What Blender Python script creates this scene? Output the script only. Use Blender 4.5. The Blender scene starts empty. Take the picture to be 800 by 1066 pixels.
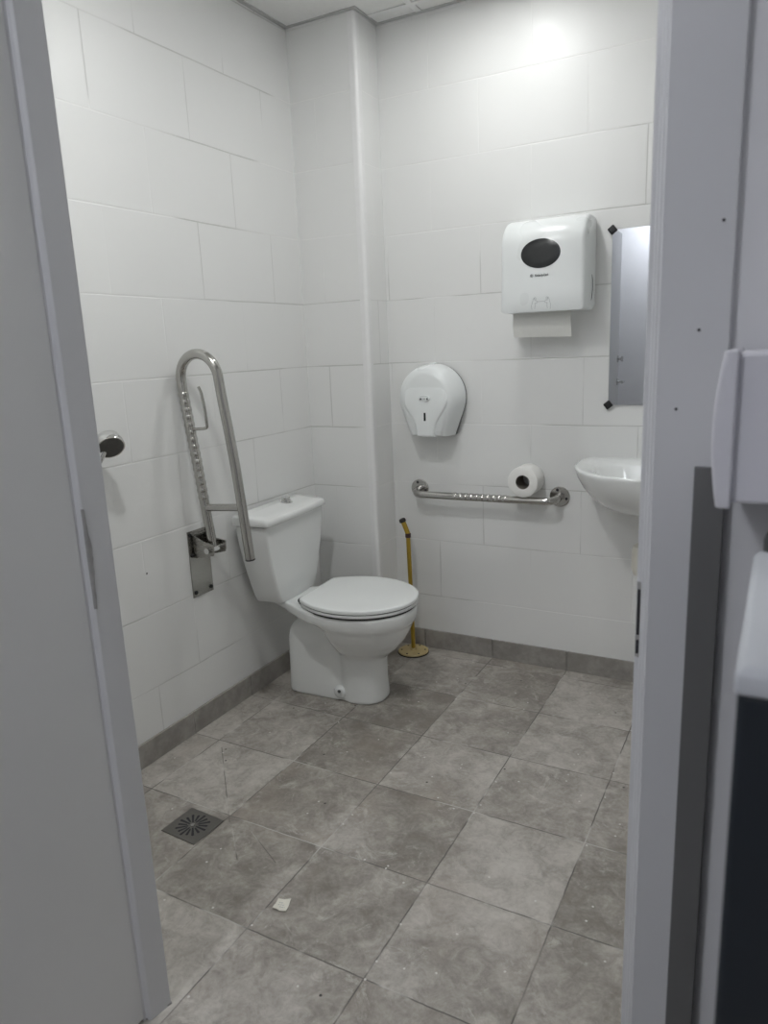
import bpy, bmesh, math, random
from mathutils import Vector, Matrix
random.seed(7)
PI = math.pi
SC = bpy.context.scene
COL = SC.collection

# ------------------------------------------------------------------ mesh helpers
def new():
    return bmesh.new()

def loft(bm, rings, cap0=True, cap1=True, closed=True):
    vs = [[bm.verts.new(p) for p in r] for r in rings]
    n = len(vs[0])
    for a, b in zip(vs[:-1], vs[1:]):
        for i in range(n if closed else n - 1):
            j = (i + 1) % n
            bm.faces.new((a[i], a[j], b[j], b[i]))
    if cap0: bm.faces.new(list(reversed(vs[0])))
    if cap1: bm.faces.new(vs[-1])
    return vs

def box(bm, x0, x1, y0, y1, z0, z1):
    r = [[(x0, y0, z), (x1, y0, z), (x1, y1, z), (x0, y1, z)] for z in (z0, z1)]
    loft(bm, r)

def prism(bm, outline, z0, z1):
    """Extrude a plan outline (x, y) between two heights."""
    loft(bm, [[(x, y, z0) for x, y in outline], [(x, y, z1) for x, y in outline]])

def frames(pts):
    pts = [Vector(p) for p in pts]
    out = []
    t0 = (pts[1] - pts[0]).normalized()
    up = Vector((0, 0, 1)) if abs(t0.z) < .9 else Vector((1, 0, 0))
    n = (up - t0 * up.dot(t0)).normalized()
    for i, p in enumerate(pts):
        a = pts[max(i - 1, 0)]; b = pts[min(i + 1, len(pts) - 1)]
        t = (b - a).normalized()
        n = (n - t * n.dot(t)).normalized()
        out.append((p, n, t.cross(n)))
    return out

def tube(bm, pts, r, seg=16):
    rad = r if callable(r) else (lambda k: r)
    fr = frames(pts); m = len(fr) - 1
    rings = []
    for k, (p, n, b) in enumerate(fr):
        q = rad(k / m)
        rings.append([p + (n * math.cos(2 * PI * i / seg) + b * math.sin(2 * PI * i / seg)) * q for i in range(seg)])
    loft(bm, rings)

def fillet(pts, r, n=6):
    """Round the inner corners of a polyline."""
    pts = [Vector(p) for p in pts]
    out = [pts[0]]
    for a, p, b in zip(pts[:-2], pts[1:-1], pts[2:]):
        u = (a - p).normalized(); v = (b - p).normalized()
        s = p + u * r; e = p + v * r
        for k in range(n + 1):
            t = k / n
            out.append(s * (1 - t) ** 2 + p * 2 * t * (1 - t) + e * t * t)
    out.append(pts[-1])
    return out

def lathe(bm, profile, origin=(0, 0, 0), axis=(0, 0, 1), seg=32, c0=True, c1=True):
    """profile: (radius, distance along the axis)."""
    ax = Vector(axis).normalized(); o = Vector(origin)
    h = Vector((1, 0, 0)) if abs(ax.x) < .9 else Vector((0, 1, 0))
    u = (h - ax * h.dot(ax)).normalized(); v = ax.cross(u)
    rings = [[o + ax * d + (u * math.cos(2 * PI * i / seg) + v * math.sin(2 * PI * i / seg)) * r for i in range(seg)]
             for r, d in profile]
    loft(bm, rings, c0, c1)

def obj(name, bm, mat, parent=None, smooth=False, bevel=0, angle=40, recalc=True):
    if recalc: bmesh.ops.recalc_face_normals(bm, faces=bm.faces)
    me = bpy.data.meshes.new(name)
    bm.to_mesh(me); bm.free()
    o = bpy.data.objects.new(name, me)
    COL.objects.link(o)
    if mat: me.materials.append(mat)
    if parent: o.parent = parent
    if bevel:
        b = o.modifiers.new('bevel', 'BEVEL'); b.width = bevel; b.segments = 3; b.limit_method = 'ANGLE'; b.angle_limit = math.radians(35)
        b.harden_normals = False
    if smooth or bevel:
        for p in me.polygons: p.use_smooth = True
        me.set_sharp_from_angle(angle=math.radians(angle))
    return o

def tag(o, label, cat, group=None):
    o['label'] = label; o['category'] = cat
    if group: o['group'] = group
    return o

def thing(name, label, cat, loc=(0, 0, 0), rz=0):
    o = bpy.data.objects.new(name, None); COL.objects.link(o)
    o.empty_display_size = .05
    o.location = loc; o.rotation_euler = (0, 0, rz)
    return tag(o, label, cat)

def struct(name, bm, mat, parent=None, **k):
    o = obj(name, bm, mat, parent, **k)
    if not parent: o['kind'] = 'structure'
    return o

# ------------------------------------------------------------------ node helpers
class G:
    def __init__(s, name):
        s.m = bpy.data.materials.new(name); s.m.use_nodes = True
        s.t = s.m.node_tree; s.b = s.t.nodes['Principled BSDF']
    def n(s, typ, **k):
        d = s.t.nodes.new(typ)
        for a, v in k.items(): setattr(d, a, v)
        return d
    def put(s, sock, v):
        if hasattr(v, 'is_output'): s.t.links.new(v, sock)
        elif v is not None: sock.default_value = v
    def M(s, op, a, b=None, c=None):
        d = s.n('ShaderNodeMath', operation=op)
        for i, v in enumerate((a, b, c)): s.put(d.inputs[i], v)
        return d.outputs[0]
    def mix(s, f, a, b):
        d = s.n('ShaderNodeMix', data_type='RGBA')
        s.put(d.inputs[0], f)
        s.put(d.inputs[6], a); s.put(d.inputs[7], b)
        return d.outputs[2]
    def noise(s, vec, scale, detail=3, rough=.5, dist=0):
        d = s.n('ShaderNodeTexNoise')
        s.put(d.inputs['Vector'], vec); d.inputs['Scale'].default_value = scale
        d.inputs['Detail'].default_value = detail; d.inputs['Roughness'].default_value = rough
        d.inputs['Distortion'].default_value = dist
        return d.outputs['Fac']
    def ramp(s, v, a, b, lo=0., hi=1.):
        d = s.n('ShaderNodeMapRange'); d.interpolation_type = 'SMOOTHSTEP'
        s.put(d.inputs[0], v)
        for i, x in enumerate((a, b, lo, hi)): d.inputs[i + 1].default_value = x
        return d.outputs[0]
    def pos(s):
        tc = s.n('ShaderNodeTexCoord'); return tc.outputs['Object']
    def xyz(s, v):
        d = s.n('ShaderNodeSeparateXYZ'); s.put(d.inputs[0], v); return d.outputs
    def vec(s, x, y, z):
        d = s.n('ShaderNodeCombineXYZ')
        for i, v in enumerate((x, y, z)): s.put(d.inputs[i], v)
        return d.outputs[0]
    def bump(s, h, strength=.3, dist=.002):
        d = s.n('ShaderNodeBump'); s.put(d.inputs['Height'], h)
        d.inputs['Strength'].default_value = strength; d.inputs['Distance'].default_value = dist
        s.put(s.b.inputs['Normal'], d.outputs[0])
    def set(s, color=None, rough=None, metal=None, **k):
        if color is not None: s.put(s.b.inputs['Base Color'], color if hasattr(color, 'is_output') else (*color, 1))
        if rough is not None: s.put(s.b.inputs['Roughness'], rough)
        if metal is not None: s.put(s.b.inputs['Metallic'], metal)
        for a, v in k.items(): s.put(s.b.inputs[a.replace('_', ' ')], v)
        return s

def plain(name, color, rough=.5, metal=0., var=.04, vs=30., bump=0., **k):
    """A plain surface with a little procedural unevenness of colour and gloss."""
    g = G(name); p = g.pos(); f = g.noise(p, vs, 3)
    a = tuple(max(0, c * (1 - var)) for c in color); b = tuple(min(1, c * (1 + var)) for c in color)
    g.set(g.mix(f, (*a, 1), (*b, 1)), g.ramp(g.noise(p, vs * .6, 2), .2, .8, max(rough - .05, 0), rough + .05), metal, **k)
    if bump: g.bump(g.noise(p, vs * 4, 2), bump, .001)
    return g.m

# ------------------------------------------------------------------ measured layout
H = .264; Z0 = .2554; CEIL = 2.6406; TS = .333; FX, FY = .1234, -1.0784
CD, CW = .176, .317            # boxed-in pipe chase: depth, width
XR = 2.06                      # right wall
YF0, YF1 = -2.03, -1.985       # front wall (corridor face, room face)
XL, XJ = .774, 1.718           # door opening

def wall_mat(name, axis, u0, strength=1.0):
    """Painted wall tiles, half-bond, joints partly filled by the paint."""
    g = G(name); p = g.pos(); x, y, z = g.xyz(p)
    u = x if axis == 'x' else y
    wob = g.M('MULTIPLY', g.M('SUBTRACT', g.noise(p, 3, 2), .5), .006)
    zz = g.M('DIVIDE', g.M('SUBTRACT', g.M('ADD', z, wob), Z0), H)
    row = g.M('FLOOR', zz)
    odd = g.M('FLOORED_MODULO', row, 2.)
    uu = g.M('ADD', g.M('DIVIDE', g.M('SUBTRACT', g.M('ADD', u, wob), u0), .42), g.M('MULTIPLY', odd, .5))
    dz = g.M('MULTIPLY', g.M('ABSOLUTE', g.M('SUBTRACT', g.M('FRACT', g.M('ADD', zz, .5)), .5)), H)
    du = g.M('MULTIPLY', g.M('ABSOLUTE', g.M('SUBTRACT', g.M('FRACT', g.M('ADD', uu, .5)), .5)), .42)
    jz = g.ramp(dz, .0012, .0034, 1, 0)
    ju = g.ramp(du, .0012, .0034, 1, 0)
    fade_z = g.ramp(g.noise(p, 2.3, 3), .36, .54, .30, 1)
    fade_u = g.ramp(g.noise(g.vec(g.M('ADD', x, 7.3), y, z), 2.6, 3), .40, .60, .05, .8)
    j = g.M('MAXIMUM', g.M('MULTIPLY', jz, fade_z), g.M('MULTIPLY', ju, fade_u))
    tone = g.noise(p, 1.7, 4)
    tile = g.mix(tone, (.745, .752, .745, 1), (.80, .80, .79, 1))
    pale = g.ramp(g.noise(p, 1.1, 1), .47, .53, 0, 1)
    joint = g.mix(pale, (.50, .50, .48, 1), (.84, .84, .83, 1))
    g.set(g.mix(g.M('MULTIPLY', j, .75 * strength), tile, joint), g.ramp(g.noise(p, 9, 3), .3, .7, .34, .46))
    h = g.M('SUBTRACT', g.M('MULTIPLY', g.noise(p, 7, 2), .12), g.M('MULTIPLY', j, .8))
    g.bump(h, .35, .004)
    return g.m

def floor_mat(name):
    g = G(name); p = g.pos(); x, y, z = g.xyz(p)
    wob = g.M('MULTIPLY', g.M('SUBTRACT', g.noise(p, 22, 3), .5), .004)
    a = g.M('DIVIDE', g.M('SUBTRACT', g.M('ADD', x, wob), FX), TS)
    b = g.M('DIVIDE', g.M('SUBTRACT', g.M('ADD', y, wob), FY), TS)
    ia, ib = g.M('FLOOR', a), g.M('FLOOR', b)
    da = g.M('MULTIPLY', g.M('ABSOLUTE', g.M('SUBTRACT', g.M('FRACT', g.M('ADD', a, .5)), .5)), TS)
    db = g.M('MULTIPLY', g.M('ABSOLUTE', g.M('SUBTRACT', g.M('FRACT', g.M('ADD', b, .5)), .5)), TS)
    d = g.M('MINIMUM', da, db)
    # cuts where the tiles fall towards the drain
    for ax, ay, bx, by in ((.166, -1.115, .475, -1.438), (.501, -1.456, .605, -1.559), (.565, -1.445, .71, -1.522)):
        L2 = (bx - ax) ** 2 + (by - ay) ** 2
        px, py = g.M('SUBTRACT', x, ax), g.M('SUBTRACT', y, ay)
        t = g.M('DIVIDE', g.M('ADD', g.M('MULTIPLY', px, bx - ax), g.M('MULTIPLY', py, by - ay)), L2)
        t = g.M('MINIMUM', g.M('MAXIMUM', t, 0.), 1.)
        qx = g.M('SUBTRACT', px, g.M('MULTIPLY', t, bx - ax)); qy = g.M('SUBTRACT', py, g.M('MULTIPLY', t, by - ay))
        ds = g.M('SQRT', g.M('ADD', g.M('MULTIPLY', qx, qx), g.M('MULTIPLY', qy, qy)))
        d = g.M('MINIMUM', d, g.M('ADD', ds, .0007))
    grout = g.ramp(d, .0008, .0028, 1, 0)
    wn = g.n('ShaderNodeTexWhiteNoise'); g.put(wn.inputs['Vector'], g.vec(ia, ib, 3.)); rnd = wn.outputs['Value']; rc = g.xyz(wn.outputs['Color'])
    q = g.vec(g.M('ADD', x, g.M('MULTIPLY', rc[0], 17.)), g.M('ADD', y, g.M('MULTIPLY', rc[1], 13.)), g.M('MULTIPLY', rnd, 9.))
    big = g.noise(q, 4.2, 5, .6, .6)
    med = g.noise(q, 17, 8, .72, .9)
    fine = g.noise(q, 90, 4, .6)
    v = g.M('ADD', g.M('ADD', g.M('MULTIPLY', big, .50), g.M('MULTIPLY', med, .50)), g.M('MULTIPLY', fine, .18))
    v = g.M('ADD', v, g.M('MULTIPLY', g.M('SUBTRACT', rnd, .5), .17))
    cr = g.n('ShaderNodeValToRGB'); g.put(cr.inputs[0], g.ramp(v, .37, .83))
    e = cr.color_ramp.elements
    e[0].position = 0; e[0].color = (.195, .176, .154, 1); e[1].position = 1; e[1].color = (.55, .522, .482, 1)
    k = e.new(.45); k.color = (.350, .325, .293, 1)
    col = cr.outputs[0]
    warm = g.ramp(g.noise(q, 3, 3), .55, .75, 0, .45)
    col = g.mix(warm, col, (.33, .285, .24, 1))
    # lime and cleaning residue, thickest along the joints
    near = g.ramp(d, .0, .05, 1, .0)
    dep = g.M('MULTIPLY', near, g.ramp(g.noise(p, 12, 5, .7), .52, .68, 0, .55))
    patch = g.ramp(g.noise(p, 9, 8, .78, 1.0), .55, .68, 0, .62)
    scuff = g.ramp(g.noise(g.vec(g.M('ADD', x, 5.), y, z), 13, 8, .8, 1.6), .58, .72, 0, .45)
    col = g.mix(scuff, col, (.17, .15, .13, 1))
    col = g.mix(g.M('MAXIMUM', dep, patch), col, (.60, .58, .54, 1))
    gc = g.mix(g.ramp(g.noise(p, 6, 3), .50, .62), (.10, .092, .084, 1), (.52, .51, .48, 1))
    col = g.mix(g.M('MULTIPLY', grout, g.ramp(g.noise(p, 8, 2), .3, .55, .35, .9)), col, gc)
    # plaster specks
    vo = g.n('ShaderNodeTexVoronoi', voronoi_dimensions='2D'); g.put(vo.inputs['Vector'], p); vo.inputs['Scale'].default_value = 15
    cc = g.xyz(vo.outputs['Color'])
    sp = g.M('MULTIPLY', g.ramp(g.M('ADD', vo.outputs['Distance'], g.M('MULTIPLY', g.noise(p, 160, 2), .05)), .062, .078, 1, 0), g.M('GREATER_THAN', cc[0], .87))
    col = g.mix(sp, col, (.66, .65, .62, 1))
    vo2 = g.n('ShaderNodeTexVoronoi', voronoi_dimensions='2D'); g.put(vo2.inputs['Vector'], g.vec(g.M('ADD', x, 3.1), y, z)); vo2.inputs['Scale'].default_value = 17
    c2 = g.xyz(vo2.outputs['Color'])
    sd = g.M('MULTIPLY', g.ramp(vo2.outputs['Distance'], .05, .07, 1, 0), g.M('GREATER_THAN', c2[1], .985))
    col = g.mix(sd, col, (.05, .047, .043, 1))
    g.set(col, g.ramp(g.noise(q, 9, 4), .3, .7, .34, .52))
    h = g.M('ADD', g.M('SUBTRACT', g.M('MULTIPLY', med, .25), g.M('MULTIPLY', grout, 1.)), g.M('MULTIPLY', sp, .7))
    g.bump(h, .35, .003)
    return g.m

def stone_mat(name):
    g = G(name); p = g.pos()
    v = g.M('ADD', g.M('MULTIPLY', g.noise(p, 6, 5, .6), .7), g.M('MULTIPLY', g.noise(p, 40, 4), .3))
    g.set(g.mix(g.ramp(v, .35, .65), (.245, .23, .212, 1), (.37, .35, .328, 1)), .5)
    g.bump(g.noise(p, 60, 3), .15, .001)
    return g.m

def brushed(name, color, rough, axis=2):
    g = G(name); p = g.pos(); c = list(g.xyz(p))
    for i in range(3):
        if i != axis: c[i] = g.M('MULTIPLY', c[i], 14.)
    f = g.noise(g.vec(*c), 30, 3)
    g.set(g.mix(f, (*[k * .86 for k in color], 1), (*color, 1)), g.ramp(f, .3, .7, rough * .8, rough * 1.25), 1.0)
    return g.m

MT = dict(
    wall_b=wall_mat('painted_tiles_back', 'x', .12), wall_l=wall_mat('painted_tiles_left', 'y', -1.01),
    wall_c=wall_mat('painted_tiles_chase', 'x', .326), wall_cs=wall_mat('painted_tiles_chase_side', 'y', -.5),
    wall_r=wall_mat('painted_tiles_right', 'y', -1.01), wall_f=wall_mat('painted_tiles_front', 'x', .12),
    floor=floor_mat('concrete_look_floor_tiles'), skirt=stone_mat('grey_stone_skirting'),
    ceil=plain('ceiling_tile_white', (.80, .80, .79), .75, 0, .03, 60, .1),
    grid=plain('ceiling_grid_metal', (.50, .50, .50), .45, .2),
    bead=plain('white_corner_bead', (.80, .80, .80), .35),
    paint=plain('corridor_paint', (.76, .76, .775), .6, 0, .02, 8, .05),
    frame=plain('door_frame_lacquer', (.66, .665, .68), .38, 0, .03, 5),
    door=plain('door_leaf_laminate', (.76, .765, .77), .42, 0, .02, 4),
    grime=plain('dark_smear', (.33, .325, .32), .8, 0, .2, 60),
    darkstrip=plain('dark_grey_strip', (.155, .155, .155), .5, 0, .05, 10),
    ceramic=plain('white_glazed_ceramic', (.80, .815, .81), .10, 0, .01, 6, Coat_Weight=.4, Coat_Roughness=.05),
    seat=plain('white_seat_plastic', (.82, .84, .835), .22, 0, .01, 8),
    abs=plain('white_moulded_plastic', (.80, .825, .825), .30, 0, .012, 8),
    abs_grey=plain('grey_moulded_plastic', (.10, .105, .105), .35),
    smoke=plain('smoked_window_plastic', (.016, .018, .019), .14, 0, .1, 4),
    black=plain('black_plastic', (.012, .012, .013), .4),
    ink=plain('dark_ink', (.03, .03, .035), .6),
    fineline=plain('grey_emboss_line', (.40, .42, .43), .5),
    chrome=plain('polished_chrome', (.72, .72, .71), .10, 1., .05, 20),
    steel=plain('satin_stainless_steel', (.50, .49, .465), .17, 1., .05, 40),
    steelx=plain('satin_stainless_steel_bar', (.52, .51, .49), .17, 1., .05, 40),
    knurl=None,
    plate=brushed('stainless_wall_plate', (.40, .39, .365), .26, 0), grate=brushed('drain_steel', (.26, .25, .235), .42, 0),
    paper=plain('white_tissue_paper', (.82, .815, .79), .9, 0, .03, 90, .25),
    towel=plain('paper_towel', (.74, .74, .71), .9, 0, .03, 70, .2),
    core=plain('cardboard_core', (.20, .18, .155), .9, 0, .1, 80),
    yellow=plain('yellow_lacquered_metal', (.40, .27, .035), .32, .35, .08, 30),
    cream=plain('cream_lacquered_flange', (.56, .45, .23), .4, .1, .12, 40),
    rubber_and_gap=plain('black_rubber_and_gap_shade', (.02, .018, .017), .6),  # rubber on the post; painted shade in the toilet's gaps
    darkred=plain('dark_maroon_ring', (.04, .014, .016), .5),
    pvc=plain('cream_pvc_pipe', (.70, .68, .61), .4),
    navy=plain('dark_navy_laminate', (.012, .017, .024), .45, 0, .1, 6),
    lilac=plain('lilac_white_plastic', (.66, .655, .70), .4, 0, .02, 8),
    palegrey=plain('pale_grey_top', (.55, .57, .60), .45, 0, .06, 9),
    sachet=plain('cream_paper_sachet', (.72, .70, .62), .8, 0, .05, 120),
    dark_spray=plain('dark_grey_spray_face', (.085, .083, .078), .5, 0, .2, 120),
)
def mirror_mat():
    g = G('mirror_silvering'); p = g.pos()
    g.set(g.mix(g.noise(p, 2, 2), (.80, .83, .84, 1), (.83, .85, .86, 1)), .012, 1.0); return g.m
MT['mirror'] = mirror_mat()
def lamp_mat(name, color, power):
    g = G(name); g.set((.9, .9, .9), .6)
    g.put(g.b.inputs['Emission Color'], (*color, 1)); g.b.inputs['Emission Strength'].default_value = power
    return g.m

# ------------------------------------------------------------------ the room shell
# room floor and corridor floor run on in one tiling
bm = new(); box(bm, -.9, 3.0, -4.3, .1, -.08, 0); struct('floor', bm, MT['floor'])
bm = new(); box(bm, -.1, 0, YF1, .1, 0, CEIL + .05); w = struct('wall_left', bm, MT['wall_l'])
bm = new(); lathe(bm, [(.0035, 0), (.0035, .0006)], (0, -1.213, .666), (1, 0, 0), 12); obj('screw_hole', bm, MT['ink'], w)
bm = new(); box(bm, 0, XR + .1, 0, .1, 0, CEIL + .05); struct('wall_back', bm, MT['wall_b'])
bm = new(); box(bm, XR, XR + .1, YF1, 0, 0, CEIL + .05); struct('wall_right', bm, MT['wall_r'])
# boxed-in chase in the corner, front and side faces
bm = new(); box(bm, 0, CW - .002, -CD, -CD + .012, 0, CEIL); struct('wall_chase_front', bm, MT['wall_c'])
bm = new(); box(bm, CW - .012, CW, -CD + .012, 0, 0, CEIL); struct('wall_chase_side', bm, MT['wall_cs'])
# quarter-round bead on the chase corner
bm = new()
o_ = [(CW - .030, -CD), (CW - .030, -CD - .003), (CW - .012, -CD - .004)]
for k in range(7):
    a = -PI / 2 + k * PI / 12
    o_.append((CW - .009 + .013 * math.cos(a), -CD + .009 + .013 * math.sin(a)))
o_ += [(CW + .004, -CD + .012), (CW + .003, -CD + .030), (CW, -CD + .030), (CW, -CD)]
prism(bm, o_, 0, CEIL - .004); struct('trim_1', bm, MT['bead'], smooth=True, angle=50)
# front wall with the door opening
bm = new(); box(bm, -.1, XL - .07, YF0, YF1, 0, CEIL + .05); struct('wall_front_left', bm, MT['wall_f'])
bm = new(); box(bm, XJ + .08, 3.0, YF0, YF1, 0, CEIL + .05); struct('wall_front_right', bm, MT['paint'])
bm = new(); box(bm, XL - .07, XJ + .08, YF0, YF1, 2.14, CEIL + .05); struct('wall_front_header', bm, MT['paint'])
# corridor walls
bm = new(); box(bm, -.9, 3.0, -4.2, -4.1, 0, CEIL + .05); struct('wall_corridor_far', bm, MT['paint'])
bm = new(); box(bm, -.9, -.8, -4.1, YF0, 0, CEIL + .05); struct('wall_corridor_left', bm, MT['paint'])
bm = new(); box(bm, 2.9, 3.0, -4.1, YF0, 0, CEIL + .05); struct('wall_corridor_right', bm, MT['paint'])
bm = new(); box(bm, -.8, -.1, YF0, YF1, 0, CEIL + .05); struct('wall_corridor_near', bm, MT['paint'])
# ceiling: solid slab and lay-in tiles in a metal grid
bm = new(); box(bm, -.9, 3.0, -4.2, .1, CEIL + .012, CEIL + .1); struct('ceiling', bm, MT['ceil'])
def tile_panel(name, x0, x1, y0, y1):
    bm = new(); box(bm, x0, x1, y0, y1, CEIL + .002, CEIL + .012); return struct(name, bm, MT['ceil'])
gx = [.515, 1.115, 1.715]; gy = [-.088, -.688, -1.288, -1.888]
bm = new(); xs = [0] + gx + [XR]; ys = [0] + gy + [YF1]
for xa, xb in zip(xs[:-1], xs[1:]):
    for yb, ya in zip(ys[:-1], ys[1:]):
        box(bm, xa + .016, xb - .016, ya + .016, yb - .016, CEIL + .001, CEIL + .012)
tp = struct('ceiling_tiles', bm, MT['ceil'])
bm = new()
for x_ in gx: box(bm, x_ - .012, x_ + .012, YF1, -.001, CEIL - .001, CEIL + .010)
for y_ in gy: box(bm, (CW if y_ > -CD else 0) + .001, XR, y_ - .012, y_ + .012, CEIL - .0015, CEIL + .009)
struct('trim_2', bm, MT['bead'])
# perimeter angle with its shadow gap
bm = new()
def angle_run(x0, x1, y0, y1, gap):
    box(bm, x0, x1, y0, y1, CEIL - .0025, CEIL + .004)
angle_run(.002, .020, YF1, -CD - .02, 0)
angle_run(.002, CW + .018, -CD - .022, -CD - .006, 0)
angle_run(CW + .005, CW + .018, -CD - .006, -.002, 0)
angle_run(CW + .018, XR, -.018, -.002, 0)
angle_run(XR - .018, XR, YF1, -.018, 0)
struct('trim_3', bm, MT['grid'])

# baseboards: stone skirting pieces with fine joints
def skirting(name, runs):
    bm = new()
    for r in runs: box(bm, *r, 0, .0867)
    return struct(name, bm, MT['skirt'], bevel=.0015)
J = [FX + i * TS for i in range(-1, 7)]
runs = []
xs = [CW + .012] + [j for j in J if CW + .05 < j < XR] + [XR]
for a, b in zip(xs[:-1], xs[1:]): runs.append((a + .001, b - .001, -.010, -.0005))
skirting('baseboard_back', runs)
ys = [YF1] + [FY + j * TS for j in range(-2, 3) if FY + j * TS > YF1 + .03] + [-CD - .012]
skirting('baseboard_left', [(.0005, .010, a + .001, b - .001) for a, b in zip(ys[:-1], ys[1:])])
skirting('baseboard_chase', [(.011, CW + .004, -CD - .014, -CD - .0045), (CW + .0045, CW + .011, -CD - .014, -.0105)])
skirting('baseboard_right', [(XR - .010, XR - .0005, YF1, -.011)])
# painted-over mortar bead on the skirting top
# ------------------------------------------------------------------ door frame, leaf
fr = [(XL - .075, -1.985), (XL - .002, -1.985), (XL + .0005, -1.9875), (XL, -1.991), (.7665, -2.030), (.7655, -2.0345), (.7630, -2.0370), (.7595, -2.0385), (.7545, -2.0400), (.7525, -2.0445), (XL - .075, -2.0445)]
bm = new(); prism(bm, fr, 0, 2.14); jl = struct('trim_4', bm, MT['frame'], smooth=True, angle=28)
bm = new()   # dirt line where the leaf closes on the frame
def smear(z0, z1, w0):
    n = 16; cols = [[], [], []]
    for k in range(n + 1):
        t = k / n; z = z0 + (z1 - z0) * t
        w = w0 * math.sin(PI * min(max(t, .03), .97)) * (.6 + .6 * random.random())
        cols[0].append((.7637, -2.0371 + .002 * random.random() * (1 - math.sin(PI * t)), z))
        cols[1].append((.7662, -2.0345, z)); cols[2].append((.7672 + .0075 / .039 * w + .0002, -2.0300 + w - .003, z))
    vs = [[bm.verts.new(p) for p in c] for c in cols]
    for va, vb in zip(vs[:-1], vs[1:]):
        for k in range(n): bm.faces.new((va[k], vb[k], vb[k + 1], va[k + 1]))
smear(.93, 1.12, .0055)
obj('dirt_smear', bm, MT['grime'], jl)
bm = new(); prism(bm, [(.773, -1.984), (.7765, -1.986), (.772, -1.999), (.758, -2.040), (.754, -2.041), (.7575, -2.03)], 0.0003, .004); obj('floor_joint', bm, MT['grime'], jl)
# right side of the frame: stepped rebate, wide face
fr = [(XJ, -1.985), (XJ, -1.990), (1.7255, -1.9905), (1.7265, -2.008), (1.731, -2.0085), (1.732, -2.022), (1.737, -2.0225), (1.739, -2.042), (1.810, -2.042), (1.810, -1.985)]
bm = new(); prism(bm, fr, 0, 2.14); jr = struct('trim_5', bm, MT['frame'], bevel=.0015)
for k, (x, z) in enumerate(((1.780, 1.386), (1.761, 1.303), (1.798, 1.493), (1.806, .886))):
    bm = new(); lathe(bm, [(.0017, 0), (.0017, .0008)], (x, -2.042, z), (0, -1, 0), 10); obj('screw_hole', bm, MT['ink'], jr)
bm = new()
box(bm, XJ + .0012, XJ + .0062, -1.9925, -1.9895, .985, 1.085); o = obj('strike_plate', bm, MT['chrome'], jr)
bm = new(); box(bm, XJ + .0020, XJ + .0055, -1.9932, -1.9922, 1.015, 1.075); box(bm, XJ + .0020, XJ + .0055, -1.9932, -1.9922, .990, 1.008); obj('strike_slot', bm, MT['ink'], o)
bm = new(); box(bm, XL - .075, 1.813, -2.042, -1.985, 2.14, 2.21); struct('trim_6', bm, MT['frame'])
# dark grey strip in front of the right frame
bm = new(); prism(bm, [(1.783, -2.0425), (1.783, -2.047), (1.8145, -2.047), (1.8145, -2.0305), (1.8105, -2.0305), (1.8105, -2.0425)], 0, 1.241); struct('trim_7', bm, MT['darkstrip'], bevel=.001)

# leaf swung out into the corridor
d = Vector((-.029, -.99958, 0)); nrm = Vector((.99958, -.029, 0)); p0 = Vector((.7538, -2.0452, 0))
def leaf(s, t): q = p0 + d * s - nrm * t; return (q.x, q.y)
bm = new(); prism(bm, [leaf(0, 0), leaf(.918, 0), leaf(.918, .04), leaf(0, .04)], .008, 2.12)
dl = struct('door_1', bm, MT['door'], bevel=.0008)
def on_leaf(s, out, z): q = p0 + d * s + nrm * out; return Vector((q.x, q.y, z))
for sgn, z, kind in ((1, 1.05, 'lever'), (1, 1.22, 'turn')):
    bm = new(); lathe(bm, [(.026, 0), (.026, .006), (.022, .009), (.009, .0095)], on_leaf(.86, 0, z), nrm, 24)
    r = obj('rose', bm, MT['chrome'], dl, smooth=True)
    bm = new()
    if kind == 'lever':
        tube(bm, fillet([on_leaf(.86, .008, z), on_leaf(.86, .052, z), on_leaf(.745, .056, z)], .014), .0095, 14)
        obj('lever_handle', bm, MT['chrome'], r, smooth=True)
    else:
        lathe(bm, [(.009, .009), (.009, .026)], on_leaf(.86, 0, z), nrm, 16)
        q = on_leaf(.86, .034, z); box(bm, q.x - .008, q.x + .008, q.y - .005, q.y + .005, z - .020, z + .020)
        obj('thumb_turn', bm, MT['chrome'], r, smooth=True)
for z in (.30, 1.05, 1.85):
    bm = new(); lathe(bm, [(.007, z - .05), (.007, z + .05)], (.7500, -2.0475, 0), (0, 0, 1), 12)
    # barrel sits behind the closed face of the leaf
    for v in bm.verts: v.co.x -= .045
    obj('hinge', bm, MT['steel'], dl, smooth=True)

# ------------------------------------------------------------------ toilet
T = thing('toilet', 'white close-coupled toilet with lid down against the left wall', 'toilet', (.0183, -.5718, 0), .0552)
def egg(uc, ub, uf, w, z, n=48, pw=2.0, sq=2.3):
    """Closed outline, blunt towards the back (ub) and rounder at the front (uf)."""
    pts = []
    for i in range(n):
        a = 2 * PI * i / n; c, s = math.cos(a), math.sin(a)
        ex = 2 / (pw if c > 0 else sq)
        u = uc + (uf - uc if c > 0 else uc - ub) * math.copysign(abs(c) ** ex, c)
        v = w * math.copysign(abs(s) ** (2 / pw if c > 0 else 2 / sq), s)
        pts.append((u, v, z))
    return pts
bm = new()
# trapway block at the back of the foot
loft(bm, [egg((a + b) / 2, a, b, h, z, 48, 5, 6) for z, a, b, h in
          ((0, .098, .39, .086), (.03, .100, .38, .085), (.15, .102, .355, .080), (.23, .104, .345, .078), (.265, .108, .34, .074), (.29, .118, .335, .066), (.31, .14, .33, .056), (.37, .18, .33, .05))])
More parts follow.
